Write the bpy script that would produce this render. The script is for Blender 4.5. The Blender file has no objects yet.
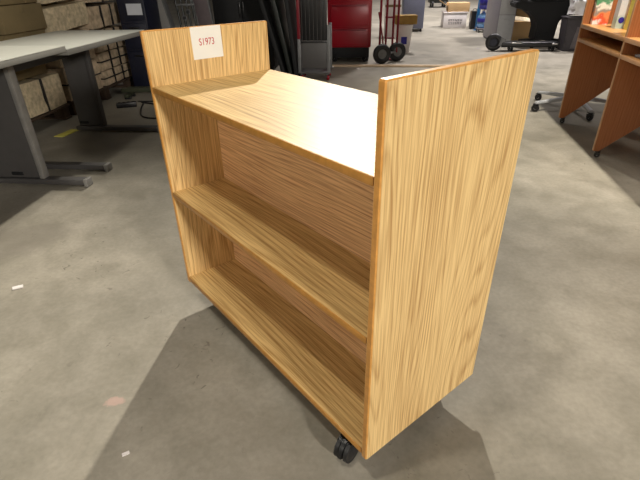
import bpy, bmesh, math, random
from mathutils import Vector, Matrix, Euler, noise
random.seed(7)
C = bpy.context.scene.collection
PI = math.pi
TH = math.radians(45.5)                      # the building's grid, seen from the book cart's own axes
EX, EY = (math.cos(TH), math.sin(TH)), (-math.sin(TH), math.cos(TH))
def F(e, n, z=0.0):
    return (EX[0]*e + EY[0]*n, EX[1]*e + EY[1]*n, z)

# ------------------------------------------------------------------ materials
def lin(c):
    return tuple(((v/255)/12.92 if v/255 <= .04045 else ((v/255+.055)/1.055)**2.4) for v in c) + (1,)
def new_mat(name):
    m = bpy.data.materials.new(name); m.use_nodes = True
    nt = m.node_tree; b = nt.nodes['Principled BSDF']
    return m, nt, b
def N(nt, t, **k):
    n = nt.nodes.new(t)
    for a, v in k.items():
        if a in n.inputs.keys() if isinstance(a, str) else False: n.inputs[a].default_value = v
        else: setattr(n, a, v)
    return n
def ramp(nt, stops):
    r = nt.nodes.new('ShaderNodeValToRGB'); e = r.color_ramp.elements
    e[0].position, e[0].color = stops[0]; e[1].position, e[1].color = stops[1]
    for p, c in stops[2:]:
        x = e.new(p); x.color = c
    return r
def plain(name, rgb, rough=.5, metal=0, var=.12, scale=18, bump=.0, spec=.5, trans=0, coat=0):
    m, nt, b = new_mat(name)
    c = lin(rgb)
    tc = N(nt, 'ShaderNodeTexCoord'); no = N(nt, 'ShaderNodeTexNoise'); no.inputs['Scale'].default_value = scale
    no.inputs['Detail'].default_value = 5
    nt.links.new(tc.outputs['Object'], no.inputs['Vector'])
    r = ramp(nt, [(.3, tuple(v*(1-var) for v in c[:3])+(1,)), (.7, tuple(min(1, v*(1+var)) for v in c[:3])+(1,))])
    nt.links.new(no.outputs['Fac'], r.inputs['Fac']); nt.links.new(r.outputs['Color'], b.inputs['Base Color'])
    b.inputs['Roughness'].default_value = rough; b.inputs['Metallic'].default_value = metal
    b.inputs['Specular IOR Level'].default_value = spec
    b.inputs['Transmission Weight'].default_value = trans
    b.inputs['Coat Weight'].default_value = coat
    if bump:
        bp = N(nt, 'ShaderNodeBump'); bp.inputs['Strength'].default_value = bump; bp.inputs['Distance'].default_value = .01
        nt.links.new(no.outputs['Fac'], bp.inputs['Height']); nt.links.new(bp.outputs['Normal'], b.inputs['Normal'])
    return m

def oak(name, grain, plane, light, dark, rough=.38, offs=0.0, warp=1.0):
    """laminate oak: grain = axis along the grain, plane = axis across it on the visible face"""
    m, nt, b = new_mat(name); L = nt.links.new
    tc = N(nt, 'ShaderNodeTexCoord'); sp = N(nt, 'ShaderNodeSeparateXYZ'); L(tc.outputs['Object'], sp.inputs[0])
    def vec(ga, ac, o=0.0):
        cb = N(nt, 'ShaderNodeCombineXYZ')
        for k, (ax, s) in enumerate(((grain, ga), (plane, ac))):
            mu = N(nt, 'ShaderNodeMath', operation='MULTIPLY'); mu.inputs[1].default_value = s
            ad = N(nt, 'ShaderNodeMath', operation='ADD'); ad.inputs[1].default_value = o
            L(sp.outputs[ax], mu.inputs[0]); L(mu.outputs[0], ad.inputs[0]); L(ad.outputs[0], cb.inputs[k])
        return cb
    def noi(v, det=2, dist=0, rough_=.5):
        n = N(nt, 'ShaderNodeTexNoise'); n.inputs['Scale'].default_value = 1; n.inputs['Detail'].default_value = det
        n.inputs['Distortion'].default_value = dist; n.inputs['Roughness'].default_value = rough_
        L(v.outputs[0], n.inputs['Vector']); return n
    big = noi(vec(.75, 5.0, offs), 1.0, .15)                  # broad figure: its contours are the cathedrals
    wob = noi(vec(1.6, 24, offs+3), 2)
    def madd(a, mul, add=None):
        x = N(nt, 'ShaderNodeMath', operation='MULTIPLY_ADD'); L(a, x.inputs[0]); x.inputs[1].default_value = mul
        if add is None: x.inputs[2].default_value = 0
        else: L(add, x.inputs[2])
        return x.outputs[0]
    across = madd(sp.outputs[plane], 62)
    t = madd(big.outputs['Fac'], 44*warp, across); t = madd(wob.outputs['Fac'], 1.1, t)
    fr = N(nt, 'ShaderNodeMath', operation='FRACT'); L(t, fr.inputs[0])
    r1 = ramp(nt, [(0, (.95, .95, .95, 1)), (.5, (.8, .8, .8, 1)), (.78, (0, 0, 0, 1)), (1, (.9, .9, .9, 1))]); L(fr.outputs[0], r1.inputs[0])
    fine = noi(vec(5, 230, offs+7), 2.5, .05, .6)
    r2 = ramp(nt, [(.40, (0, 0, 0, 1)), (.60, (1, 1, 1, 1))]); L(fine.outputs['Fac'], r2.inputs[0])
    tone = noi(vec(1.0, 10, offs+11), 2)
    mx = N(nt, 'ShaderNodeMath', operation='MULTIPLY'); L(r1.outputs[0], mx.inputs[0]); mx.inputs[1].default_value = .34
    m2 = N(nt, 'ShaderNodeMath', operation='MULTIPLY_ADD'); L(r2.outputs[0], m2.inputs[0]); m2.inputs[1].default_value = .42; L(mx.outputs[0], m2.inputs[2])
    m3 = N(nt, 'ShaderNodeMath', operation='MULTIPLY_ADD'); L(tone.outputs['Fac'], m3.inputs[0]); m3.inputs[1].default_value = .40; L(m2.outputs[0], m3.inputs[2])
    rc = ramp(nt, [(.15, lin(dark)), (.88, lin(light))]); L(m3.outputs[0], rc.inputs[0])
    L(rc.outputs[0], b.inputs['Base Color'])
    b.inputs['Roughness'].default_value = rough; b.inputs['Specular IOR Level'].default_value = .2
    return m

def floor_mat():
    m, nt, b = new_mat('concrete'); L = nt.links.new
    tc = N(nt, 'ShaderNodeTexCoord')
    def noi(s, d, dist=0, r=.55):
        n = N(nt, 'ShaderNodeTexNoise'); n.inputs['Scale'].default_value = s; n.inputs['Detail'].default_value = d
        n.inputs['Distortion'].default_value = dist; n.inputs['Roughness'].default_value = r
        L(tc.outputs['Object'], n.inputs['Vector']); return n
    a = noi(1.1, 6, .6); c = noi(6, 8, .3, .65); f = noi(60, 4); sp = noi(26, 3, 1.2); gate = noi(1.7, 3)
    ra = ramp(nt, [(.30, lin((124, 120, 109))), (.72, lin((160, 154, 141)))]); L(a.outputs['Fac'], ra.inputs[0])
    rb = ramp(nt, [(.32, (.80, .80, .775, 1)), (.68, (1.12, 1.11, 1.11, 1))]); L(c.outputs['Fac'], rb.inputs[0])
    rf = ramp(nt, [(.35, (.92, .92, .92, 1)), (.65, (1.05, 1.05, 1.05, 1))]); L(f.outputs['Fac'], rf.inputs[0])
    m1 = N(nt, 'ShaderNodeMix', data_type='RGBA', blend_type='MULTIPLY'); m1.inputs[0].default_value = 1
    L(ra.outputs[0], m1.inputs[6]); L(rb.outputs[0], m1.inputs[7])
    m2 = N(nt, 'ShaderNodeMix', data_type='RGBA', blend_type='MULTIPLY'); m2.inputs[0].default_value = 1
    L(m1.outputs[2], m2.inputs[6]); L(rf.outputs[0], m2.inputs[7])
    # dark specks and pits, in patches
    rs = ramp(nt, [(.66, (0, 0, 0, 1)), (.71, (1, 1, 1, 1))]); L(sp.outputs['Fac'], rs.inputs[0])
    rg = ramp(nt, [(.48, (0, 0, 0, 1)), (.62, (.75, .75, .75, 1))]); L(gate.outputs['Fac'], rg.inputs[0])
    mm = N(nt, 'ShaderNodeMath', operation='MULTIPLY'); L(rs.outputs[0], mm.inputs[0]); L(rg.outputs[0], mm.inputs[1])
    m3 = N(nt, 'ShaderNodeMix', data_type='RGBA'); L(mm.outputs[0], m3.inputs[0]); L(m2.outputs[2], m3.inputs[6]); m3.inputs[7].default_value = lin((92, 86, 76))
    # round scuffs and worn stains with a place of their own on the floor
    last = m3.outputs[2]
    for (x, y, sx, sy, rot, col, k, brk) in ((1.165, .325, .028, .014, .75, (70, 70, 66), .85, 90), (.02, 2.62, .34, .22, .5, (118, 114, 104), .55, 3),
                                        (.62, 2.05, .22, .035, -.9, (100, 95, 84), .5, 14), (-1.0, .35, .3, .18, .6, (120, 114, 104), .5, 4),
                                        (-.06, -.49, .03, .018, .3, (196, 160, 150), .5, 60)):
        mp = N(nt, 'ShaderNodeMapping', vector_type='TEXTURE'); mp.inputs['Location'].default_value = (x, y, 0)
        mp.inputs['Rotation'].default_value = (0, 0, rot); mp.inputs['Scale'].default_value = (sx, sy, 1)
        L(tc.outputs['Object'], mp.inputs[0])
        ln = N(nt, 'ShaderNodeVectorMath', operation='LENGTH'); L(mp.outputs[0], ln.inputs[0])
        nz = noi(brk, 4, 0, .7)
        ad = N(nt, 'ShaderNodeMath', operation='MULTIPLY_ADD'); L(nz.outputs['Fac'], ad.inputs[0]); ad.inputs[1].default_value = 1.6; L(ln.outputs['Value'], ad.inputs[2])
        rr = ramp(nt, [(.5, (k, k, k, 1)), (.62, (0, 0, 0, 1))])
        hf = N(nt, 'ShaderNodeMath', operation='MULTIPLY'); L(ad.outputs[0], hf.inputs[0]); hf.inputs[1].default_value = .33
        L(hf.outputs[0], rr.inputs[0])
        mz = N(nt, 'ShaderNodeMix', data_type='RGBA'); L(rr.outputs[0], mz.inputs[0]); L(last, mz.inputs[6]); mz.inputs[7].default_value = lin(col)
        last = mz.outputs[2]
    L(last, b.inputs['Base Color'])
    rr = ramp(nt, [(.3, (.42, .42, .42, 1)), (.7, (.60, .60, .60, 1))]); L(c.outputs['Fac'], rr.inputs[0]); L(rr.outputs[0], b.inputs['Roughness'])
    bp = N(nt, 'ShaderNodeBump'); bp.inputs['Strength'].default_value = .12; bp.inputs['Distance'].default_value = .004
    L(c.outputs['Fac'], bp.inputs['Height']); L(bp.outputs[0], b.inputs['Normal'])
    return m

M = {}
M['floor'] = floor_mat()
LT, DK = (232, 199, 139), (172, 131, 79)
M['oak_side'] = oak('oak_upright', 2, 1, LT, DK, .42, 0.0, .8)
M['oak_side_far'] = oak('oak_upright_far', 2, 1, LT, DK, .42, 5.3, .45)
M['oak_shelf'] = oak('oak_shelf', 0, 1, (220, 188, 128), (160, 122, 70), .42, 2.1, .35)
M['oak_back'] = oak('oak_divider', 0, 2, (230, 186, 136), (160, 112, 74), .42, 6.4, .45)  # same laminate reddened: the room light's tint sits in its colour
M['band'] = plain('orange_edge_band', (206, 148, 76), .35, var=.15, scale=60)
M['band_shaded'] = plain('shaded_edge_band', (176, 124, 56), .35, var=.15, scale=60)  # darker copy of the edge band, with the shelf fronts' shade in its colour
M['label'] = plain('label_paper', (238, 238, 232), .6, var=.02)
M['red_ink'] = plain('red_ink', (196, 60, 72), .6, var=.02)
M['black_rubber'] = plain('black_rubber', (26, 26, 28), .45)
M['black_plastic'] = plain('black_plastic', (18, 18, 20), .35)
M['black_matt'] = plain('black_matt', (14, 15, 17), .7)
M['green_black'] = plain('greenish_black', (20, 26, 22), .45)
M['steel'] = plain('steel', (170, 170, 172), .3, 1)
M['chrome'] = plain('chrome', (215, 215, 218), .15, 1)
M['grey_metal'] = plain('grey_metal', (112, 113, 114), .45, .3)
M['desk_top'] = plain('pale_laminate', (188, 189, 180), .35, var=.03)
M['desk_edge'] = plain('grey_edging', (122, 121, 116), .5, var=.04)
M['desk_leg'] = plain('grey_leg_panel', (74, 72, 71), .5, var=.05)
M['desk_post'] = plain('grey_leg_post', (134, 132, 128), .45, .2)
M['kraft'] = plain('kraft_paper', (190, 170, 142), .8, var=.3, scale=22, bump=.5)
M['kraft2'] = plain('kraft_paper_pale', (200, 184, 152), .75, var=.3, scale=30, bump=.6)
M['khaki'] = plain('khaki_cardboard', (128, 112, 78), .8, var=.12, scale=6)
M['cardboard'] = plain('cardboard', (190, 158, 112), .8, var=.08, scale=6)
M['strap'] = plain('black_strap', (24, 20, 20), .5)
M['pallet'] = plain('weathered_pallet', (70, 54, 40), .85, var=.3, scale=10)
M['navy'] = plain('navy_plastic', (22, 26, 44), .45)
M['white_sheet'] = plain('white_sheet', (196, 200, 208), .6, var=.03)
M['white'] = plain('white_card', (228, 222, 220), .6, var=.03)
M['bluegrey'] = plain('bluegrey_paint', (112, 116, 138), .45, var=.04)
M['grey_cab'] = plain('grey_paint', (140, 138, 148), .45, var=.04)
M['grey_cab_light'] = plain('light_grey_paint', (176, 178, 180), .4, var=.04)
M['taupe'] = plain('taupe_board', (92, 82, 84), .6, var=.1)
M['pale_grey'] = plain('pale_grey_board', (140, 138, 134), .5, var=.06, scale=5)
M['red_paint'] = plain('red_paint', (150, 10, 30), .35, var=.06, scale=4)
M['dark_red'] = plain('dark_red_paint', (120, 14, 32), .4)
M['brown_lam'] = oak('brown_laminate', 2, 0, (158, 102, 64), (134, 82, 48), .4, 4, .2)
M['brown_top'] = oak('brown_laminate_flat', 1, 0, (206, 156, 98), (176, 124, 74), .3, 4, .2)
M['brown_edge'] = plain('tan_edge', (172, 128, 88), .45)
M['bin'] = plain('dark_grey_plastic', (66, 62, 66), .5)
M['bin_panel'] = plain('grey_plastic_panel', (104, 98, 100), .5)
M['blue'] = plain('blue_paint', (28, 110, 170), .4)
M['blue_label'] = plain('blue_label', (44, 40, 150), .5)
M['jug'] = plain('blue_bottle_plastic', (130, 175, 225), .12, var=.05, trans=.55)
M['jug_dark'] = plain('dark_blue_bottle_plastic', (70, 70, 150), .15, var=.05, trans=.3)
M['yellow'] = plain('yellow_card', (214, 206, 96), .6, var=.05)
M['board_wood'] = plain('pale_batten', (190, 168, 140), .6, var=.1, scale=8)
M['bag'] = plain('white_bag', (240, 238, 238), .35, var=.05)
M['pattern'] = plain('black_and_white_cloth', (150, 150, 150), .7, var=.98, scale=30)
M['green_metal'] = plain('dark_green_metal', (62, 66, 50), .5, .2)
M['mustard'] = plain('mustard_carton', (160, 128, 60), .7)
M['wall'] = plain('painted_block_wall', (150, 146, 138), .8, var=.05, scale=2)

def cover_mat(name, stops, axis=2, k=6.0, off=0.0):
    m, nt, b = new_mat(name); L = nt.links.new
    tc = N(nt, 'ShaderNodeTexCoord'); no = N(nt, 'ShaderNodeTexNoise'); no.inputs['Scale'].default_value = 22; no.inputs['Detail'].default_value = 2
    L(tc.outputs['Object'], no.inputs['Vector'])
    sp = N(nt, 'ShaderNodeSeparateXYZ'); L(tc.outputs['Object'], sp.inputs[0])
    a = N(nt, 'ShaderNodeMath', operation='MULTIPLY_ADD'); L(sp.outputs[axis], a.inputs[0]); a.inputs[1].default_value = k; a.inputs[2].default_value = off
    c = N(nt, 'ShaderNodeMath', operation='MULTIPLY_ADD'); L(no.outputs['Fac'], c.inputs[0]); c.inputs[1].default_value = .8; L(a.outputs[0], c.inputs[2])
    r = ramp(nt, [(p, lin(q)) for p, q in stops]); r.color_ramp.interpolation = 'EASE'; L(c.outputs[0], r.inputs[0])
    L(r.outputs[0], b.inputs['Base Color']); b.inputs['Roughness'].default_value = .3
    return m
M['cover'] = cover_mat('printed_cover', [(.25, (236, 222, 220)), (.38, (214, 90, 60)), (.55, (222, 140, 90)), (.70, (150, 140, 130)), (.85, (232, 228, 214)), (1.0, (90, 150, 110))], 2, 5.0, -.15)
M['spine'] = cover_mat('pale_green_spine', [(.2, (196, 206, 200)), (.6, (170, 190, 182)), (1, (206, 210, 214))])

# ------------------------------------------------------------------ mesh helpers
class MB:
    def __init__(s): s.bm = bmesh.new()
    def _merge(s, b, mat=None):
        if mat is not None: bmesh.ops.transform(b, matrix=mat, verts=b.verts)
        me = bpy.data.meshes.new('t'); b.to_mesh(me); b.free(); s.bm.from_mesh(me); bpy.data.meshes.remove(me)
        return s
    def box(s, x0, x1, y0, y1, z0, z1, bev=0.0, seg=2, rot=None):
        b = bmesh.new(); bmesh.ops.create_cube(b, size=1)
        bmesh.ops.scale(b, vec=(x1-x0, y1-y0, z1-z0), verts=b.verts)
        if bev: bmesh.ops.bevel(b, geom=b.edges[:], offset=bev, segments=seg, affect='EDGES', profile=.5)
        m = Matrix.Translation(((x0+x1)/2, (y0+y1)/2, (z0+z1)/2))
        if rot: m = m @ Euler(rot).to_matrix().to_4x4()
        return s._merge(b, m)
    def cyl(s, p0, p1, r, r2=None, seg=20):
        p0, p1 = Vector(p0), Vector(p1); d = p1-p0
        b = bmesh.new(); bmesh.ops.create_cone(b, cap_ends=True, segments=seg, radius1=r, radius2=r if r2 is None else r2, depth=d.length)
        return s._merge(b, Matrix.Translation((p0+p1)/2) @ d.to_track_quat('Z', 'Y').to_matrix().to_4x4())
    def torus(s, c, axis, R, r, seg=28, ms=10):
        b = bmesh.new(); vs = []
        for i in range(seg):
            a = 2*PI*i/seg; row = []
            for j in range(ms):
                t = 2*PI*j/ms; rr = R+r*math.cos(t)
                row.append(b.verts.new((rr*math.cos(a), rr*math.sin(a), r*math.sin(t))))
            vs.append(row)
        for i in range(seg):
            for j in range(ms):
                b.faces.new((vs[i][j], vs[(i+1) % seg][j], vs[(i+1) % seg][(j+1) % ms], vs[i][(j+1) % ms]))
        return s._merge(b, Matrix.Translation(c) @ Vector(axis).to_track_quat('Z', 'Y').to_matrix().to_4x4())
    def lathe(s, prof, seg=24, c=(0, 0, 0)):
        b = bmesh.new(); rows = []
        for r, z in prof:
            rows.append([b.verts.new((r*math.cos(2*PI*i/seg), r*math.sin(2*PI*i/seg), z)) for i in range(seg)])
        for k in range(len(rows)-1):
            for i in range(seg): b.faces.new((rows[k][i], rows[k][(i+1) % seg], rows[k+1][(i+1) % seg], rows[k+1][i]))
        b.faces.new(rows[0][::-1]); b.faces.new(rows[-1])
        return s._merge(b, Matrix.Translation(c))
    def prism(s, poly, d0, d1, axis='y', bev=0.0):
        """poly in the two other axes (x,z for 'y'; y,z for 'x'; x,y for 'z')"""
        b = bmesh.new()
        def v(p, d): return {'y': (p[0], d, p[1]), 'x': (d, p[0], p[1]), 'z': (p[0], p[1], d)}[axis]
        A = [b.verts.new(v(p, d0)) for p in poly]; B = [b.verts.new(v(p, d1)) for p in poly]
        b.faces.new(A); b.faces.new(B[::-1])
        for i in range(len(poly)): b.faces.new((A[i], B[i], B[(i+1) % len(poly)], A[(i+1) % len(poly)]))
        bmesh.ops.recalc_face_normals(b, faces=b.faces)
        if bev: bmesh.ops.bevel(b, geom=b.edges[:], offset=bev, segments=2, affect='EDGES')
        return s._merge(b)
    def tube(s, pts, r, seg=8, smooth=4):
        P = [Vector(p) for p in pts]; Q = []
        for i in range(len(P)-1):
            p0, p1, p2, p3 = P[max(i-1, 0)], P[i], P[i+1], P[min(i+2, len(P)-1)]
            for k in range(smooth):
                t = k/smooth
                Q.append(.5*((2*p1)+(p2-p0)*t+(2*p0-5*p1+4*p2-p3)*t*t+(3*p1-p0-3*p2+p3)*t**3) if smooth > 1 else p1)
        Q.append(P[-1]); b = bmesh.new(); rows = []
        for i, q in enumerate(Q):
            d = (Q[min(i+1, len(Q)-1)]-Q[max(i-1, 0)]).normalized()
            up = Vector((0, 0, 1)) if abs(d.z) < .95 else Vector((1, 0, 0))
            u = d.cross(up).normalized(); w = u.cross(d)
            rows.append([b.verts.new(q+u*r*math.cos(2*PI*j/seg)+w*r*math.sin(2*PI*j/seg)) for j in range(seg)])
        for k in range(len(rows)-1):
            for j in range(seg): b.faces.new((rows[k][j], rows[k][(j+1) % seg], rows[k+1][(j+1) % seg], rows[k+1][j]))
        b.faces.new(rows[0][::-1]); b.faces.new(rows[-1]); bmesh.ops.recalc_face_normals(b, faces=b.faces)
        return s._merge(b)
    def build(s, name, mat, parent=None, loc=(0, 0, 0), rotz=0.0, rot=None):
        me = bpy.data.meshes.new(name); s.bm.to_mesh(me); s.bm.free()
        me.materials.append(M[mat] if isinstance(mat, str) else mat)
        me.shade_smooth(); me.set_sharp_from_angle(angle=math.radians(35))
        o = bpy.data.objects.new(name, me); C.objects.link(o); o.parent = parent
        o.location = loc; o.rotation_euler = rot if rot else (0, 0, rotz)
        return o

def tag(o, label, cat, group=None):
    o['label'] = label; o['category'] = cat
    if group: o['group'] = group
    return o
def thing(name, label, cat, loc=(0, 0, 0), rotz=0.0, group=None, rot=None):
    o = bpy.data.objects.new(name, None); C.objects.link(o)
    o.location = loc; o.rotation_euler = rot if rot else (0, 0, rotz); o.empty_display_size = .1
    return tag(o, label, cat, group)
def struct(o):
    o['kind'] = 'structure'; return o
def copy_tree(o, parent=None):
    c = o.copy(); C.objects.link(c); c.parent = parent
    for ch in list(o.children): copy_tree(ch, c)
    return c

# ------------------------------------------------------------------ the setting
struct(MB().box(-12, 12, -10, 30, -.1, 0).build('floor', 'floor', None, (0, 0, 0), TH))
struct(MB().box(-12, 12, 30, 30.2, 0, 8.5).build('wall_back', 'wall', None, (0, 0, 0), TH))
struct(MB().box(-12.2, -12, -10, 30, 0, 8.5).build('wall_left', 'wall', None, (0, 0, 0), TH))
struct(MB().box(12, 12.2, -10, 30, 0, 8.5).build('wall_right', 'wall', None, (0, 0, 0), TH))

# ------------------------------------------------------------------ casters
def caster(parent, loc, r=.03, yaw=0.0, wheelmat='black_rubber', forkmat='black_plastic', top=None, hub='steel', w=.02):
    """swivel caster; loc = floor point under the wheel, top = height of its mounting"""
    top = top or 2.4*r
    root = MB()
    root.box(-w*.9, w*.9, -r*.75, r*.75, top-.004, top, .001)
    root.cyl((0, 0, top-.012), (0, 0, top-.003), w*.8)
    for s in (-1, 1): root.prism([(-r*.75, top-.012), (r*.75, top-.012), (r*.45, r*.8), (-r*.1, r*.75)], s*w*.72, s*w*.72+.003*s, 'x')
    f = root.build('caster', forkmat, parent, loc, yaw)
    wh = MB(); wh.cyl((-w*.5, 0, r), (w*.5, 0, r), r*.86, seg=24); wh.torus((0, 0, r), (1, 0, 0), r-.35*w, .35*w+.0001)
    wo = wh.build('wheel', wheelmat, f)
    MB().cyl((-w*.62, 0, r), (w*.62, 0, r), r*.35).build('wheel_hub', hub, f)
    return f
def hooded_caster(parent, loc, r=.03, yaw=0.0, top=.09):
    h = MB()
    prof = [(r*1.12*math.cos(a), r+r*1.12*math.sin(a)) for a in [math.radians(d) for d in range(10, 200, 15)]] + [(-r*.3, r*.7), (r*.5, r*.85)]
    h.prism(prof, -.006, .006, 'x', .0015); h.cyl((0, 0, r*2), (0, 0, top), .006); h.cyl((0, 0, top-.006), (0, 0, top), .014)
    f = h.build('caster', 'black_plastic', parent, loc, yaw)
    for s in (-1, 1):
        wh = MB(); wh.cyl((s*.008, 0, r), (s*.019, 0, r), r, seg=28); wh.cyl((s*.0185, 0, r), (s*.022, 0, r), r*.8, r*.6, seg=28)
        if s < 0: pass
        wh.build('wheel', 'black_rubber', f)
    return f

# ------------------------------------------------------------------ the book cart
L_, D_, T_, ZB, ZT = .948, .415, .017, .085, .935
Z1, Z2, Z3, YD = .785, .449, .111, .193
cart = thing('book_cart', 'oak laminate book cart with three shelves and a paper lot tag', 'book cart')
def round_rect(y0, y1, z0, z1, r, n=5):
    P = []
    for cy, cz, a0 in ((y1-r, z1-r, 0), (y0+r, z1-r, 90), (y0+r, z0+r, 180), (y1-r, z0+r, 270)):
        for k in range(n+1):
            a = math.radians(a0+90*k/n); P.append((cy+r*math.cos(a), cz+r*math.sin(a)))
    return P
for x0, mt in ((0, 'oak_side_far'), (L_-T_, 'oak_side')):
    p = MB().prism(round_rect(.0025, D_-.0025, ZB+.0025, ZT-.0025, .0025), x0, x0+T_, 'x').build('side_panel', mt, cart)
    bm = bmesh.new()                                        # the band wraps the whole outline
    O, I = round_rect(0, D_, ZB, ZT, .005), round_rect(.0025, D_-.0025, ZB+.0025, ZT-.0025, .0025)
    mb = MB(); b = bmesh.new(); n = len(O); e = .0022
    prof = lambda o, i: [(x0+.0006, i), (x0+.0006+e, o), (x0+T_-.0006-e, o), (x0+T_-.0006, i)]
    rows = []
    for k in range(n):
        rows.append([b.verts.new((xx, q[0], q[1])) for xx, q in prof(O[k], I[k])])
    for k in range(n):
        a, c = rows[k], rows[(k+1) % n]
        for j in range(3): b.faces.new((a[j], a[j+1], c[j+1], c[j]))
    bmesh.ops.recalc_face_normals(b, faces=b.faces); mb._merge(b)
    mb.build('edge_band', 'band', p)
for z in (Z1, Z2, Z3):
    sh = MB().box(T_, L_-T_, .0025, D_-.0025, z-T_, z, .0005, 1).build('shelf', 'oak_shelf', cart)
    for y in ((0, .003), (D_-.003, D_)):
        MB().box(T_+.0003, L_-T_-.0003, y[0], y[1], z-T_+.0003, z-.0003, .0012).build('edge_band', 'band_shaded', sh)
for z0, z1 in ((Z3, Z2-T_), (Z2, Z1-T_)):
    MB().box(T_, L_-T_, YD, YD+.018, z0, z1).build('back_panel', 'oak_back', cart)
for x, y, a in ((.866, .018, .25), (.09, .10, 2.3), (.09, .33, 1.2), (.86, .33, 2.0)):
    hooded_caster(cart, (x, y, 0), .035, a, Z3-T_)
lb = MB().box(-.0003, .0003, -.050, .050, -.045, .045).build('paper_label', 'label', cart, (T_+.0006, .193, .8895), rot=(math.radians(.4), 0, 0))
def text_mesh(s, size, mat, parent, loc, rot, bold=.0, sx=1.0, ext=.0002):
    cu = bpy.data.curves.new('t', 'FONT'); cu.body = s; cu.size = size; cu.align_x = 'CENTER'; cu.align_y = 'CENTER'; cu.offset = bold; cu.extrude = ext
    to = bpy.data.objects.new('t', cu); C.objects.link(to); bpy.context.view_layer.update()
    me = bpy.data.meshes.new_from_object(to.evaluated_get(bpy.context.evaluated_depsgraph_get()))
    bpy.data.objects.remove(to); me.materials.clear(); me.materials.append(M[mat])
    for v in me.vertices: v.co.x *= sx
    o = bpy.data.objects.new('lettering', me); C.objects.link(o); o.parent = parent; o.location = loc; o.rotation_euler = rot
    return o
# the tag faces +x; text runs towards +y
text_mesh('S1973', .028, 'red_ink', lb, (.0008, -.001, 0.002), Matrix(((0, 0, 1), (1, 0, 0), (0, 1, 0))).to_euler(), 0, .76)

# ------------------------------------------------------------------ the two grey desks
def desk(n0, n1, z, label, legs, panel_front, post='desk_post'):
    t = thing('office_desk', label, 'desk', F(-1.33, (n0+n1)/2), TH, 'grey and white desks in a row')
    h = (n1-n0)/2
    top = MB().box(-.33, .33, -h, h, z-.004, z, .001).build('desktop', 'desk_top', t)
    MB().box(-.33, .33, -h, h, z-.032, z-.0042, .003).build('desktop_edging', 'desk_edge', top)
    for ln, w0 in legs:
        y = ln-(n0+n1)/2
        lg = MB().box(-.30, panel_front-.03, y-.018, y+.018, .05, z-.033, .004).build('leg', 'desk_leg', t)
        MB().box(panel_front-.03, panel_front, y-.026, y+.026, .045, z-.033, .006).build('leg_post', post, lg)
        MB().box(-.33, .335, y-.03, y-.002+.03, .012, .045, .006).build('foot_bar', 'desk_leg', lg)
        MB().box(.3352, .36, y-.031, y+.031, 0, .047, .006).build('foot_cap', 'desk_post', lg)
        MB().box(panel_front-.20, panel_front-.13, y-.022, y-.017, .065, .085, .004).build('cable_slot', 'black_matt', lg)
    MB().box(-.26, -.235, -h+.12, h-.12, .56, z-.034, .003).build('modesty_panel', 'desk_leg', t)
    return t
desk(-.05, 1.195, .75, 'longer white-topped grey desk nearest the left edge of the photo', [(.10, 0), (1.03, 0)], .10)
desk(1.205, 2.20, .73, 'shorter white-topped grey desk just behind the oak cart\'s left end', [(1.27, 0), (2.10, 0)], -.09, 'desk_leg')
pp = MB().box(-.11, .11, -.15, .15, 0, .0012).build('paper_sheet', 'white_sheet', None, F(-1.13, .58, .7505), TH+.1)
tag(pp, 'white sheet of paper lying on the longer grey desk', 'paper')

# ------------------------------------------------------------------ strapped bundles, pallets
def pallet(n0, n1, label):
    t = thing('wooden_pallet', label, 'pallet', F(-2.2, (n0+n1)/2), TH, 'pallets under the paper bundles')
    h = (n1-n0)/2
    for i in range(5):
        x = -.25+i*.115; MB().box(x-.045, x+.045, -h, h, .100, .118, .003).build('deck_board', 'pallet', t)
    for y in (-h+.05, 0, h-.05):
        for x in (-.23, .19): MB().box(x-.05, x+.05, y-.045, y+.045, .018, .0995, .004).build('block', 'pallet', t)
        MB().box(-.29, .25, y-.045, y+.045, 0, .0175, .003).build('base_board', 'pallet', t)
pallet(1.0, 2.5, 'dark wooden pallet under the khaki cartons behind the longer desk')
pallet(2.55, 3.80, 'dark wooden pallet under the strapped paper bundles left of the cart')
def lump(sx, sy, sz, amp, cuts=8, seed=0):
    """a soft-sided bundle: subdivided box, faces bulged and creased"""
    b = bmesh.new(); bmesh.ops.create_cube(b, size=1)
    bmesh.ops.subdivide_edges(b, edges=b.edges[:], cuts=cuts, use_grid_fill=True)
    for v in b.verts:
        p = v.co.copy(); q = Vector((p.x*sx, p.y*sy, p.z*sz))
        n = noise.noise_vector(q*11+Vector((seed, seed*2.3, 0)))
        v.co = q+Vector((n.x, n.y, n.z*.5))*amp
    m = MB(); m._merge(b); return m
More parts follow.
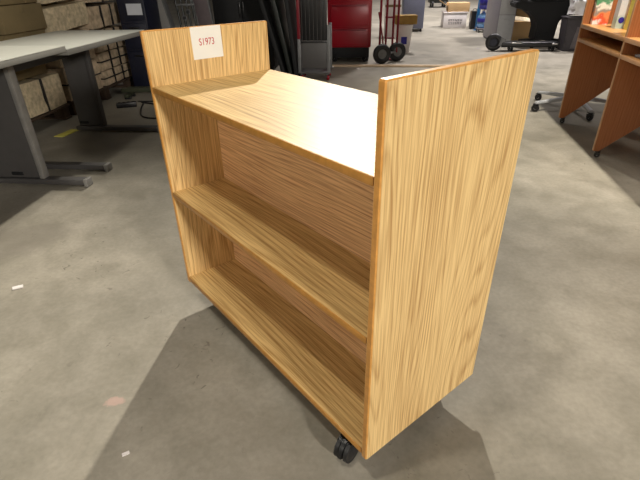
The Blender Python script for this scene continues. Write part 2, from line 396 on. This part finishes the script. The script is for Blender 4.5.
def bundle(e, n0, n1, z0, z1, label, mat='kraft', straps=(1, 1), tilt=0.0, group='strapped paper bundles', name='paper_bundle', yaw=0.0, soft=.012, depth=.42):
    t = thing(name, label, 'bundle' if name == 'paper_bundle' else 'box', F(e, (n0+n1)/2, z0), 0, group, rot=(tilt, 0, TH+yaw))
    sy, sz = n1-n0-.02, z1-z0-2*soft*.3-.004
    if name == 'paper_bundle':
        lump(depth, sy, sz, soft, seed=n0*7+z0*3).build('wrapped_stack', mat, t, (0, 0, (z1-z0)/2))
    else:
        MB().box(-depth/2, depth/2, -sy/2, sy/2, .001, z1-z0-.004, .004).build('carton', mat, t)
        MB().box(-depth/2-.001, depth/2+.0015, -.025, .025, z1-z0-.06, z1-z0-.003, .0008).build('packing_tape', 'khaki', t)
    for k in range(straps[0]):          # vertical straps
        y = (-.5+(k+1)/(straps[0]+1))*sy+.02*math.sin(k+n0*9)
        MB().box(-depth/2-.012, depth/2+.012, y-.009, y+.009, .002, z1-z0-.002, .003).build('strap', 'strap', t)
    for k in range(straps[1]):
        z = (k+1)/(straps[1]+1)*(z1-z0)
        MB().box(-depth/2-.013, depth/2+.013, -sy/2-.010, sy/2+.010, z-.006, z+.006, .003).build('strap', 'strap', t)
    return t
khg = 'khaki cartons stacked behind the longer desk'
ly = ['bottom', 'second', 'third', 'fourth', 'top']
for k, (z0, z1) in enumerate(((.12, .42), (.42, .66), (.66, .9), (.9, 1.14))):
    bundle(-2.17, 1.05, 1.96, z0, z1, 'wide khaki carton in the stack at the left edge, number %d from the floor' % (k+1), 'khaki', (0, 0), 0, khg, 'cardboard_box')
bundle(-2.17, 1.99, 2.50, .12, .38, 'pale creased paper bundle low under the longer desk, beside the yellow card', 'kraft2', (1, 0), .0)
bundle(-2.22, 1.99, 2.50, .381, .52, 'thin dark khaki carton under loose papers, below desktop height', 'khaki', (0, 0), 0, khg, 'cardboard_box', depth=.34)
bundle(-2.18, 1.99, 2.50, .545, .72, 'khaki carton just hidden by the desks\' back edge', 'khaki', (0, 0), 0, khg, 'cardboard_box')
bundle(-2.15, 1.99, 2.50, .72, .905, 'khaki carton seen just above the back edge of the desks', 'khaki', (0, 0), 0, khg, 'cardboard_box')
bundle(-2.18, 2.00, 2.51, .905, 1.12, 'khaki carton topmost beside the net-wrapped bundles', 'khaki', (0, 0), 0, khg, 'cardboard_box')
bundle(-2.17, 2.55, 3.13, .12, .40, 'kraft bundle on the pallet hidden mostly by the desk leg', 'kraft', (2, 1))
bundle(-2.17, 2.55, 3.13, .40, .665, 'kraft bundle second from the pallet behind the shorter desk', 'kraft', (1, 0))
bundle(-2.15, 2.54, 3.13, .68, .875, 'pale net-wrapped bundle tilted above the shorter desk\'s back corner', 'kraft2', (0, 0), .05, soft=.016)
bundle(-2.17, 2.52, 3.10, .895, 1.09, 'pale net-wrapped bundle highest, at the top edge of the photo', 'kraft2', (0, 0), .03, soft=.016)
bundle(-2.17, 3.17, 3.80, .12, .265, 'strapped kraft bundle lowest in the stack left of the oak cart', 'kraft', (2, 1))
bundle(-2.17, 3.17, 3.80, .265, .43, 'strapped kraft bundle second from the floor left of the oak cart', 'kraft', (2, 1))
bundle(-2.17, 3.17, 3.80, .43, .63, 'strapped kraft bundle third from the floor, just under the desktop line', 'kraft', (2, 1))
bundle(-2.16, 3.17, 3.80, .645, .84, 'pinkish kraft bundle with a dark upright strap above the shorter desk', 'kraft', (2, 0), .02)
bundle(-2.17, 3.17, 3.80, .86, 1.06, 'kraft bundle on top of its stack beside the navy cabinet', 'kraft', (1, 1))
for k, (e, n, a, l) in enumerate(((-1.98, 2.2, .3, 'loose white papers sticking out under the longer desk'), )):
    t = thing('paper_stack', l, 'papers', F(e, n, .5225), TH+a)
    for j in range(4):
        MB().box(-.15+.02*j, .15, -.2, .2-.03*j, j*.004, j*.004+.0025).build('paper_sheet', 'white_sheet', t, (0, 0, 0), j*.12)
yc = MB().box(-.04, .04, -.10, .10, 0, .004, .001).build('yellow_card', 'yellow', None, F(-1.72, 2.03, .0), TH-.15); tag(yc, 'small yellow card lying on the floor behind the desk leg', 'card')

# navy cabinet with a white sheet
t = thing('storage_cabinet', 'navy plastic cabinet with a white sheet, left of the oak cart', 'cabinet', F(-1.70, 3.68), TH)
MB().box(-.14, .14, -.17, .17, .03, 1.25, .01).build('body', 'navy', t)
for z0, z1 in ((.06, .40), (.43, .66), (.69, .98), (1.01, 1.22)):
    d = MB().box(-.125, .125, -.182, -.171, z0, z1, .004).build('drawer', 'navy', t)
    MB().box(-.05, .05, -.192, -.1825, z1-.045, z1-.03, .003).build('handle', 'black_plastic', d)
MB().box(-.04, .115, -.186, -.1835, .74, .84).build('paper_sheet', 'white_sheet', t)
for sx in (-.1, .1):
    for sy in (-.13, .13): MB().cyl((sx, sy, 0), (sx, sy, .031), .02).build('foot', 'black_plastic', t)

# dark green low platform and cables on the floor
t = thing('floor_platform', 'dark green metal platform low on the floor by the bundles', 'platform', F(-1.42, 3.22), TH+.12)
MB().box(-.38, .38, -.04, .0, .07, .11, .005).box(-.38, .38, .12, .16, .05, .09, .005).build('rail', 'green_metal', t)
MB().box(-.36, -.32, -.04, .16, .02, .049, .004).build('cross_bar', 'green_metal', t)
MB().box(.32, .36, -.04, .16, .02, .049, .004).build('cross_bar', 'green_metal', t)
for sx in (-.34, .34):
    for sy in (0, .12): MB().box(sx-.03, sx+.03, sy-.02, sy+.02, 0, .0195, .003).build('foot', 'black_plastic', t)
for pts, l in (([(-1.5, 2.95), (-1.42, 2.72), (-1.3, 2.5), (-1.12, 2.45), (-.93, 2.45), (-.80, 2.55)], 'black cable looping furthest forward on the floor beside the desk leg'),
               ([(-1.55, 3.02), (-1.3, 2.9), (-1.1, 2.72), (-.9, 2.66), (-.7, 2.75)], 'black cable running along the middle of the loose floor cables'),
               ([(-1.6, 3.05), (-1.35, 3.06), (-1.1, 3.04), (-.9, 2.95), (-.65, 2.98)], 'black cable lying closest to the dark green platform')):
    o = MB().tube([F(e, n, .0075) for e, n in pts], .007, 6, 6).build('cable', 'black_rubber'); tag(o, l, 'cable', 'loose cables on the floor')
for (z0, k) in ((0, 0),):
    t = thing('power_strip', 'black power strip where the floor cables meet', 'power strip', F(-1.62, 2.86), TH+.4)
    MB().box(-.09, .09, -.03, .03, 0, .045, .006).build('housing', 'black_plastic', t)
    for i in range(4): MB().cyl((-.06+.04*i, 0, .0452), (-.06+.04*i, 0, .047), .013).build('outlet', 'black_matt', t)

# ------------------------------------------------------------------ tall folded things behind the cart
def board(name, label, cat, e, n, w, d, h, mat, lean=0.0, yaw=0.0, edge=None, group=None):
    t = thing(name, label, cat, F(e, n, 0), 0, group, rot=(0, 0, TH+yaw))
    s = math.sin(lean)
    R = Matrix.Rotation(lean, 4, 'Y')
    m = MB(); m.box(-w/2, w/2, -d/2, d/2, 0, h, .006)
    bmesh.ops.transform(m.bm, matrix=Matrix.Translation((0, 0, max(0, w/2*abs(s)))) @ R, verts=m.bm.verts)
    m.build('panel', mat, t)
    if edge:
        m = MB(); m.box(-w/2-.006, -w/2+.006, -d/2-.006, d/2+.006, .01, h+.004, .003); m.box(w/2-.006, w/2+.006, -d/2-.006, d/2+.006, .01, h+.004, .003)
        bmesh.ops.transform(m.bm, matrix=Matrix.Translation((0, 0, max(0, w/2*abs(s)))) @ R, verts=m.bm.verts)
        m.build('edge_trim', edge, t)
    return t
board('folded_board', 'pale grey folded panel standing behind the cart\'s left upright', 'panel', -1.48, 4.02, .17, .10, 1.3, 'pale_grey', -.2, 0, 'grey_metal')
# black folded frame with chrome casters
t = thing('folding_frame', 'black folded metal frame with grey fittings between grey and taupe panels', 'frame', F(-1.34, 4.22), TH)
for x in (-.09, -.03, .03, .09):
    MB().tube([(x-.13, 0, 1.3), (x-.06, 0, .6), (x, 0, .02)], .013, 8, 4).build('tube', 'green_black', t)
for i, (x, z) in enumerate(((-.10, .92), (-.03, .72), (.0, .86), (-.08, .66), (-.05, .98))):
    f = MB().torus((x, -.04, z), (0, 1, 0), .022, .006).build('caster_ring', 'grey_metal', t)
    MB().cyl((x, -.055, z), (x, -.025, z), .016).build('wheel', 'black_rubber', f)
MB().box(-.10, .10, -.012, .012, .16, .19, .003).build('cross_bar', 'grey_metal', t)
MB().box(-.16, .04, -.012, .012, .78, .80, .003).build('cross_bar', 'grey_metal', t)
board('taupe_board', 'taupe board standing between the black frame and the black cabinet', 'panel', -1.15, 4.32, .17, .05, 1.3, 'taupe', -.13, 0, 'grey_metal')
t = thing('storage_cabinet', 'tall black cabinet behind the paper-tagged upright of the cart', 'cabinet', F(-.80, 5.05), TH)
MB().box(-.46, .26, -.3, .3, .05, 1.35, .008).build('body', 'black_matt', t)
for x0, x1 in ((-.45, -.105), (-.10, .25)):
    d = MB().box(x0, x1, -.318, -.301, .08, 1.32, .004).build('door', 'black_matt', t)
    MB().box((x1-.03 if x0 < -.1 else x0+.01), (x1-.01 if x0 < -.1 else x0+.03), -.332, -.319, .62, .78, .003).build('handle', 'black_plastic', d)
MB().box(-.44, .24, -.28, .28, 0, .0495).build('plinth', 'black_matt', t)
for i, l in enumerate(('black board leaning nearest the tall black cabinet', 'dark green-black board leaning in the middle of three', 'black board leaning nearest the red and grey trolley')):
    board('leaning_board', l, 'board', (-.31, -.235, -.175)[i], 4.40, .045, .5, 1.3, 'green_black' if i == 1 else 'black_matt', (-.27, -.2, -.1)[i], 0, None, 'black boards leaning behind the cart')

# red and grey trolley with upright posts
t = thing('upright_trolley', 'grey trolley with red upper post and red casters, behind the oak cart', 'trolley', F(.04, 4.25), TH)
for x, zr, y in ((-.17, .44, -.12), (.16, 9, -.12), (-.17, .44, .14), (.16, 9, .14)):
    top = min(zr, .58)
    p = MB().box(x-.018, x+.018, y-.018, y+.018, .09, top, .004).build('post', 'grey_metal', t)
    if zr < 1: MB().box(x-.016, x+.016, y-.016, y+.016, zr+.001, 1.2, .004).build('post_sleeve', 'dark_red', p)
MB().box(-.15, .14, -.125, -.11, .13, .40, .004).build('lower_panel', 'desk_leg', t)
up = MB(); up.box(-.15, .14, -.10, -.08, .42, 1.15, .003).build('back_sheet', 'black_plastic', t)
bars = MB()
for i in range(7): bars.box(-.135+.042*i, -.130+.042*i, -.12, -.115, .41, 1.15)
bars.build('wire_bars', 'desk_leg', t)
MB().box(-.15, .14, -.125, -.105, .395, .42, .003).build('top_rail', 'black_plastic', t)
MB().box(-.19, .18, -.14, .16, .075, .095, .004).build('deck', 'desk_leg', t)
for x in (-.15, .145):
    for y in (-.11, .13): caster(t, (x, y, 0), .03, .5, 'red_paint', 'grey_metal', .075)

# red tool cabinet on wheels
t = thing('tool_cabinet', 'large red metal cabinet on a black wheeled base', 'cabinet', F(.38, 5.62), TH)
MB().box(-.29, .29, -.27, .27, .19, 1.75, .012).build('body', 'red_paint', t)
for z0, z1 in ((.215, .425), (.455, .715), (.745, .99), (1.02, 1.30), (1.33, 1.72)):
    f = MB().box(-.25, .25, -.285, -.271, z0, z1, .006).build('drawer', 'red_paint', t)
    MB().box(-.23, .22, -.297, -.2855, z1-.028, z1-.008, .004).build('handle', 'dark_red', f)
MB().box(-.27, .27, -.25, .25, .06, .189, .004).build('base', 'black_matt', t)
for x in (-.2, .22):
    for y in (-.22, .2): caster(t, (x, y, 0), .05, 1.2 if x > 0 else .9, 'black_rubber', 'black_plastic', .11, 'steel', .03)
# hand truck beside it
t = thing('hand_truck', 'red hand truck with two fat black wheels beside the red cabinet', 'hand truck', F(.92, 5.33), TH)
for x, y in ((-.10, -.11), (.11, .10)):
    u = Vector((.72, .69, 0)).normalized(); c = Vector((x, y, .125)); ax = Vector((.35, -.94, 0))
    w = MB().torus(c, ax, .088, .037, 30, 12).build('wheel', 'black_rubber', t)
    MB().cyl(c-ax*.022, c+ax*.022, .060, seg=24).build('wheel_rim', 'grey_metal', w)
MB().cyl((-.10, -.11, .125), (.11, .10, .125), .012).build('axle', 'steel', t)
for k, x in enumerate((-.13, -.05, .04, .10)):
    MB().tube([(x, .08, .12), (x+.0, .10, .5), (x, .12, 1.2)], .015, 8, 3).build('upright', 'dark_red', t)
for z in (.3, .55, .8): MB().tube([(-.07, .09+.03*z, z), (.06, .09+.03*z, z)], .011, 8, 1).build('cross_bar', 'dark_red', t)
MB().tube([(-.16, -.02, .62), (-.10, -.03, .32), (-.08, -.06, .14)], .010, 8, 3).build('brace', 'dark_red', t)
MB().box(-.1, .1, .12, .30, .015, .025, .002).build('toe_plate', 'dark_red', t)
# batten on the floor, scraps
b = MB().box(-1.0, 1.05, -.028, .028, 0, .025, .003).build('wooden_batten', 'board_wood', None, F(1.13, 5.0), TH-.02); tag(b, 'long pale batten lying on the floor in front of the red cabinet', 'batten')
for e, n, a, s, l in ((.14, 4.98, .3, .05, 'crumpled white scrap on the floor at the batten\'s left end'), (.52, 4.86, 1, .025, 'small pale scrap just in front of the batten'),
                      (-.72, .02, .6, .018, 'small white paper sliver on bare floor left of the cart'), (.05, -.65, .6, .009, 'tiny white speck of litter in the cart\'s shadow')):
    o = lump(s*2, s, s*.25, s*.12, 3, e).build('paper_scrap', 'white', None, F(e, n, s*.16), TH+a); tag(o, l, 'litter')

# white bucket with box, tall white carton
t = thing('plastic_bucket', 'white bucket with a blue label behind the hand truck', 'bucket', F(1.17, 6.25), TH)
MB().lathe([(.085, 0), (.09, .01), (.115, .36), (.122, .37), (.122, .39), (.11, .395)]).build('body', 'white', t)
m = MB(); m.box(-.05, .035, -.108, -.100, .13, .23, .002).build('blue_sticker', 'blue_label', t)
t = thing('cardboard_box', 'flat mustard carton sitting on the white bucket', 'box', F(1.17, 6.25, .396), TH+.1)
MB().box(-.15, .16, -.10, .10, 0, .12, .004).build('carton', 'mustard', t); MB().box(-.15, .16, -.02, .02, .1195, .1212).build('packing_tape', 'khaki', t)
t = thing('cardboard_box', 'tall white carton standing behind the hand truck\'s red uprights', 'box', F(1.06, 8.1), TH)
MB().box(-.14, .14, -.14, .14, 0, .95, .006).build('carton', 'white', t); MB().box(-.141, .141, -.1425, -.1405, .52, .56).build('packing_tape', 'khaki', t)
# blue-grey cabinet on casters
t = thing('storage_cabinet', 'blue-grey cabinet on small casters beyond the hand truck', 'cabinet', F(1.52, 9.32), TH)
MB().box(-.21, .21, -.28, .28, .06, 1.15, .008).build('body', 'bluegrey', t)
d = MB().box(-.195, .195, -.296, -.281, .08, 1.13, .004).build('door', 'bluegrey', t); MB().box(.15, .165, -.312, -.297, .7, .85, .003).build('handle', 'steel', d)
for x in (-.17, .17):
    for y in (-.24, .24): caster(t, (x, y, 0), .025, .8, 'black_rubber', 'black_plastic', .06)
# white carton with print, cardboard on top
t = thing('storage_box', 'white carton with faint printed lines, on the floor far back', 'box', F(2.46, 9.9), TH)
MB().box(-.24, .24, -.2, .2, 0, .29, .006).build('carton', 'white', t)
MB().box(-.25, .25, -.21, .21, .2905, .312, .004).build('lid', 'white', t)
pr = MB(); random.seed(3)
for z in (.17, .145, .11, .085):
    x = -.14
    while x < .14:
        w = random.uniform(.02, .05); pr.box(x, x+w, -.2025, -.2008, z-.006, z+.006); x += w+.012
pr.build('printed_lines', 'bin_panel', t)
t = thing('cardboard_box', 'flat open cardboard box on top of the white printed carton', 'box', F(2.50, 9.9, .313), TH)
MB().box(-.2, .24, -.17, .17, 0, .17, .004).build('carton', 'cardboard', t)
MB().box(-.38, -.2, -.15, .15, .155, .163, .002, rot=(0, .55, 0)).build('flap', 'cardboard', t)
t = thing('equipment_case', 'small black case standing right of the white printed carton', 'case', F(2.815, 9.53), TH)
MB().box(-.075, .075, -.1, .1, .012, .34, .01).build('body', 'black_plastic', t); MB().tube([(-.04, 0, .34), (-.03, 0, .375), (.03, 0, .375), (.04, 0, .34)], .007).build('handle', 'black_plastic', t)
for x in (-.05, .05): MB().box(x-.015, x+.015, -.08, .08, 0, .0115).build('foot', 'black_rubber', t)
t = thing('blue_post', 'bright blue upright post behind the water bottles', 'post', F(2.84, 9.28), TH)
MB().box(-.03, .03, -.02, .02, .01, 1.1, .004).build('post', 'blue', t); MB().box(-.055, .055, -.06, .06, 0, .0095, .002).build('base_plate', 'blue', t)
# water bottles
t = thing('bottle_rack', 'low grey stand under the blue water bottles', 'rack', F(2.87, 8.95), TH)
MB().box(-.09, .09, -.14, .14, .04, .075, .005).build('tray', 'bin_panel', t)
for x in (-.07, .07):
    for y in (-.11, .11): MB().box(x-.012, x+.012, y-.012, y+.012, 0, .0395).build('foot', 'grey_metal', t)
def bottle(z, mat, label):
    t = thing('water_bottle', label, 'bottle', F(2.87, 8.95, z), TH, 'large water bottles')
    MB().lathe([(.085, 0), (.098, .012), (.1, .06), (.094, .075), (.1, .09), (.1, .19), (.09, .22), (.045, .262), (.03, .275), (.03, .30)]).build('bottle_body', mat, t)
    MB().lathe([(.033, .3005), (.033, .325), (.03, .33)]).build('cap', 'white', t)
    MB().lathe([(.101, .105), (.1015, .106), (.1015, .174), (.101, .175)]).build('bottle_label', 'blue_label', t)
bottle(.0755, 'jug', 'pale blue water bottle on the low stand beside the grey cabinet')
bottle(.4065, 'jug_dark', 'violet-blue water bottle stacked on the pale blue one')
# grey cabinet
t = thing('filing_cabinet', 'plain grey tall cabinet right of the water bottles', 'cabinet', F(2.855, 7.62), TH)
MB().box(-.135, .135, -.46, .46, .03, 1.25, .008).build('body', 'grey_cab', t)
for z0, z1 in ((.05, .43), (.44, .83), (.84, 1.23)):
    d = MB().box(-.12, .12, -.474, -.461, z0, z1, .003).build('drawer', 'grey_cab_light', t); MB().box(-.04, .04, -.488, -.475, z1-.07, z1-.055, .003).build('handle', 'steel', d)
MB().box(-.12, .12, -.44, .44, 0, .0295).build('plinth', 'bin', t)
# dark trolley very far
t = thing('pallet_truck', 'dark wheeled truck far back at the top edge of the photo', 'trolley', F(2.95, 16.6), TH)
MB().box(-.3, .3, -.3, .3, .14, .34, .01).build('body', 'green_black', t)
MB().tube([(.2, .2, .34), (.22, .26, .8), (.22, .3, 1.1)], .02).build('tow_bar', 'green_metal', t)
for x, y in ((-.2, -.22), (.2, -.22), (-.2, .22), (.2, .22)):
    w = MB().cyl((x-.03, y, .11), (x+.03, y, .11), .11).build('wheel', 'black_rubber', t)
    MB().cyl((x-.034, y, .11), (x+.034, y, .11), .05).build('wheel_hub', 'steel', w)

# ------------------------------------------------------------------ black chair, dolly, bin
t = thing('equipment_dolly', 'low black dolly with one big round wheel behind the cart', 'dolly', F(2.98, 6.38), TH)
MB().box(-.36, .48, -.10, .10, .06, .13, .02, 3).build('deck', 'black_plastic', t)
w = MB().torus((-.46, -.02, .125), (.25, 1, 0), .085, .038, 30, 12).build('wheel', 'black_rubber', t)
MB().cyl((-.47, -.05, .125), (-.45, .01, .125), .055).build('wheel_hub', 'navy', w)
b = MB(); b.prism([(-.40, .08), (-.30, .08), (-.30, .17), (-.37, .20)], -.09, -.07, 'y', .004); b.prism([(-.40, .08), (-.30, .08), (-.30, .17), (-.37, .20)], .05, .07, 'y', .004); b.build('bracket', 'grey_metal', t)
MB().box(-.22, -.08, -.112, -.1005, .115, .135, .003).build('chrome_strip', 'chrome', t); MB().box(.36, .44, -.112, -.1005, .10, .118, .003).build('chrome_strip', 'chrome', t)
for x in (-.2, .4):
    for y in (-.07, .07): caster(t, (x, y, 0), .025, .4, top=.06)

t = thing('office_chair', 'black pedestal chair with broad arms behind the dolly', 'chair', F(3.37, 6.90), TH)
sil = [(-.15, .10), (-.145, .30), (-.20, .42), (-.30, .50), (-.44, .545), (-.52, .57), (-.525, .635), (-.48, .65), (.44, .65), (.50, .63), (.50, .52), (.40, .46), (.24, .44), (.16, .36), (.14, .10)]
MB().prism(sil, -.17, .17, 'y', .015).build('pedestal', 'black_matt', t)
MB().box(-.28, .28, -.24, .24, .652, .74, .035, 4).build('seat', 'black_matt', t)
MB().box(-.25, .25, .16, .24, .70, 1.25, .035, 4).build('backrest', 'black_matt', t)
for s in (-1, 1): MB().box(s*.41-.06, s*.41+.06, -.2, .2, .652, .70, .02, 3).build('armrest', 'black_plastic', t)
for k in range(5):
    a = 2*PI*k/5+.3; c, s = math.cos(a), math.sin(a)
    lg = MB().tube([(.1*c, .1*s, .09), (.22*c, .22*s, .082), (.33*c, .33*s, .07)], .022, 8, 2).build('leg', 'black_plastic', t)
    hooded = MB().cyl((.33*c-.02*s, .33*s+.02*c, .026), (.33*c+.02*s, .33*s-.02*c, .026), .026).build('wheel', 'black_rubber', lg)
t = thing('waste_bin', 'dark grey bin with a paler front panel beside the carrel', 'bin', F(3.65, 6.42), TH)
MB().prism([(-.13, 0), (.15, 0), (.17, .44), (-.16, .44)], -.13, .13, 'y', .01).build('body', 'bin', t)
MB().prism([(-.04, .04), (.12, .04), (.13, .33), (-.0, .33)], -.137, -.1305, 'y', .001).build('front_panel', 'bin_panel', t)
MB().box(-.165, .175, -.14, .14, .4405, .46, .005).build('rim', 'bin', t)
o = lump(.31, .24, .18, .05, 9, 4).build('plastic_bag', 'bag', None, F(3.70, 6.40, .582), TH); tag(o, 'crumpled white plastic bag on top of the dark grey bin', 'bag')
o = lump(.16, .12, .10, .03, 8, 9).build('patterned_cloth', 'pattern', None, F(3.60, 6.38, .755), TH); tag(o, 'black and white patterned cloth lying on the white bag', 'cloth')
t = thing('cardboard_box', 'open brown cardboard box on the floor behind the black chair', 'box', F(3.30, 7.78), TH)
MB().box(-.24, .22, -.2, .2, 0, .30, .004).build('carton', 'cardboard', t)
MB().box(-.24, .22, -.30, -.19, .33, .336, .002, rot=(.5, .12, 0)).build('flap', 'kraft2', t)
t = thing('cardboard_box', 'khaki box stacked on the open brown box behind the chair', 'box', F(3.36, 7.86, .302), TH)
MB().box(-.2, .2, -.12, .2, 0, .26, .004).build('carton', 'khaki', t); MB().box(-.201, .201, .02, .06, .2595, .2612).build('packing_tape', 'kraft', t)

# ------------------------------------------------------------------ star base behind the carrel
t = thing('wheeled_stand', 'grey five-legged base on black casters behind the brown carrel', 'stand', F(2.44, 2.90), TH)
for k in range(5):
    a = 2*PI*k/5+math.radians(196); c, s = math.cos(a), math.sin(a)
    lg = MB().prism([(.02, .085), (.02, .125), (.38, .085), (.38, .067)], -.018, .018, 'y', .005).build('leg', 'grey_cab_light', t, (0, 0, 0), a)
    caster(lg, (.37, 0, 0), .032, 1.0+k, 'black_rubber', 'black_plastic', .066)
MB().cyl((0, 0, .06), (0, 0, .14), .04).build('hub', 'grey_metal', t)
MB().cyl((0, 0, .14), (0, 0, .95), .02).build('pole', 'grey_metal', t)

# ------------------------------------------------------------------ brown carrel
t = thing('study_carrel', 'brown laminate study carrel with wedge sides on casters', 'carrel', F(2.108, 1.67), TH-.07)
for y in (.79, 0, -.79):
    p = MB().prism([(0, .045), (.03, .045), (.36, .33), (.38, .33), (.62, .045), (.65, .045), (.65, 1.3), (0, 1.3)], y-.011, y+.011, 'y').build('side_panel', 'brown_lam', t)
    MB().box(-.004, 0, y-.0105, y+.0105, .046, 1.3, .001).build('edge_band', 'brown_edge', p)
    for x in (.03, .62): caster(p, (x, y, 0), .018, .9, 'black_rubber', 'black_plastic', .0445, w=.018)
for y0, y1 in ((.012, .778), (-.778, -.012)):
    d = MB().box(.0, .63, y0, y1, .695, .72).build('desktop', 'brown_top', t)
    MB().box(-.006, -.0005, y0-.01, y1+.01, .695, .72, .0015).build('edge_band', 'brown_edge', d)
    d = MB().box(.0, .45, y0, y1, .605, .628).build('lower_shelf', 'brown_top', t)
    MB().box(-.006, -.0005, y0-.01, y1+.01, .605, .628, .0015).build('edge_band', 'brown_edge', d)
    MB().box(.632, .648, y0, y1, .5, 1.3).build('back_panel', 'brown_lam', t)
def book(e, n, w, d, h, mat, label, yaw=0.0, pages=True, lean=0.0):
    t = thing('book', label, 'book', F(e, n, .7205), 0, 'books standing on the carrel desktop', rot=(lean, 0, TH+yaw))
    c = MB(); c.box(-w/2, w/2, -d/2, -d/2+.003, 0, h); c.box(-w/2, w/2, d/2-.003, d/2, 0, h); c.box(-w/2, -w/2+.003, -d/2+.003, d/2-.003, 0, h)
    c.build('cover', mat, t)
    MB().box(-w/2+.0032, w/2-.005, -d/2+.0032, d/2-.0032, .003, h-.003).build('page_block', 'white', t)
    return t
book(2.255, 2.405, .105, .03, .26, 'cover', 'book with an orange, white and green cover leaning against the carrel side', 0, lean=-.03)
b2 = book(2.262, 2.14, .055, .05, .27, 'spine', 'pale green-grey book showing its spine and a dark blue oval', .05)
m = MB(); m.cyl((0, -.0265, .05), (0, -.0252, .05), .018)
m.build('oval_mark', 'blue_label', b2)
book(2.292, 2.05, .035, .05, .28, 'yellow', 'yellow book next to the pale green-grey one', .05)
o = MB().box(-.06, .06, -.08, .08, 0, .012, .001).build('paper_stack', 'white_sheet', None, F(2.22, 1.52, .6285), TH+.3); tag(o, 'small white paper stack on the carrel\'s lower shelf', 'papers')

# ------------------------------------------------------------------ light: high lamps, floods and added fill lights
W = dict(G1=1.25, G2=.05, G3=.24, G4=.68, G5=2.6, G6=.6, G7=.32)
def lamp(e, n, power, z=8.0, w=.45, col=(1, .93, .80)):
    if power <= 0: return
    ld = bpy.data.lights.new('high_bay_lamp', 'AREA'); ld.shape = 'DISK'; ld.size = w
    ld.energy = power; ld.color = col
    o = bpy.data.objects.new('high_bay_lamp', ld); C.objects.link(o); o.location = F(e, n, z)
def spot(p, q, power, ang, blend, r=.12, col=(1, .93, .80)):
    if power <= 0: return
    ld = bpy.data.lights.new('flood_and_fill_lamp', 'SPOT'); ld.spot_size = math.radians(ang); ld.spot_blend = blend
    ld.energy = power; ld.color = col; ld.shadow_soft_size = r
    o = bpy.data.objects.new('flood_and_fill_lamp', ld); C.objects.link(o); o.location = p
    o.rotation_euler = (Vector(q)-Vector(p)).to_track_quat('-Z', 'Y').to_euler()
spot(F(.25, 8.4, 6.0), F(-1.2, -2.0, 0), 5000*W['G1'], 24, 1.0, .10)
spot(F(.25, 8.4, 6.0), F(2.5, -1.9, 0), 4200*W['G1'], 24, 1.0, .10)      # added second beam; the cart top stays dimmer between the two
lamp(.2, 4.0, 500*W['G2'], 8.0)
spot((.45, -1.25, 4.5), (.45, -.4, 0), 900*W['G3'], 90, 1.0, .12)
spot((1.5, -4.6, 2.4), (.4, .2, .4), 900*W['G7'], 80, 1.0, .9)  # soft fill light, added to brighten the inside of the cart
spot(F(4.0, -4.6, 2.3), F(.4, -.2, .5), 1500*W['G4'], 90, 1.0, .25, col=(1, .94, .86))
for e, n in ((1.6, 8.5), (5.0, 8.0), (2.0, 13.0), (6.0, 13.0), (3.0, 19.0)): spot(F(e, n, 6.5), F(e, n+.5, 0), 700*W['G5'], 95, .8, .3, col=(1, .94, .93))
spot(F(2.0, -.1, 6.0), F(2.5, 2.3, .8), 2300, 46, .8, .15)  # unseen light added to brighten the carrel's upper sides
spot(F(3.6, 4.6, 6.5), F(3.5, 4.4, 0), 620, 50, 1.0, .3, col=(1, .92, .93))  # extra light added to lift the floor beyond the carrel
w = bpy.data.worlds.new('World'); bpy.context.scene.world = w; w.use_nodes = True
bg = w.node_tree.nodes['Background']; bg.inputs[0].default_value = (1, .93, .86, 1); bg.inputs[1].default_value = .2*W['G6']

# ------------------------------------------------------------------ camera
cd = bpy.data.cameras.new('Camera'); cam = bpy.data.objects.new('Camera', cd); C.objects.link(cam)
cd.sensor_width = 36; cd.lens = 459.47/640*36; cd.clip_start = .02; cd.clip_end = 200
cam.location = (1.40741, -.48868, 1.06477)
cam.rotation_euler = tuple(math.radians(a) for a in (59.88106, .95515, 50.95674))
sc = bpy.context.scene; sc.camera = cam
sc.view_settings.view_transform = 'Standard'; sc.view_settings.look = 'None'; sc.view_settings.gamma = 1
sc.view_settings.exposure = 0.06; sc.view_settings.use_curve_mapping = False
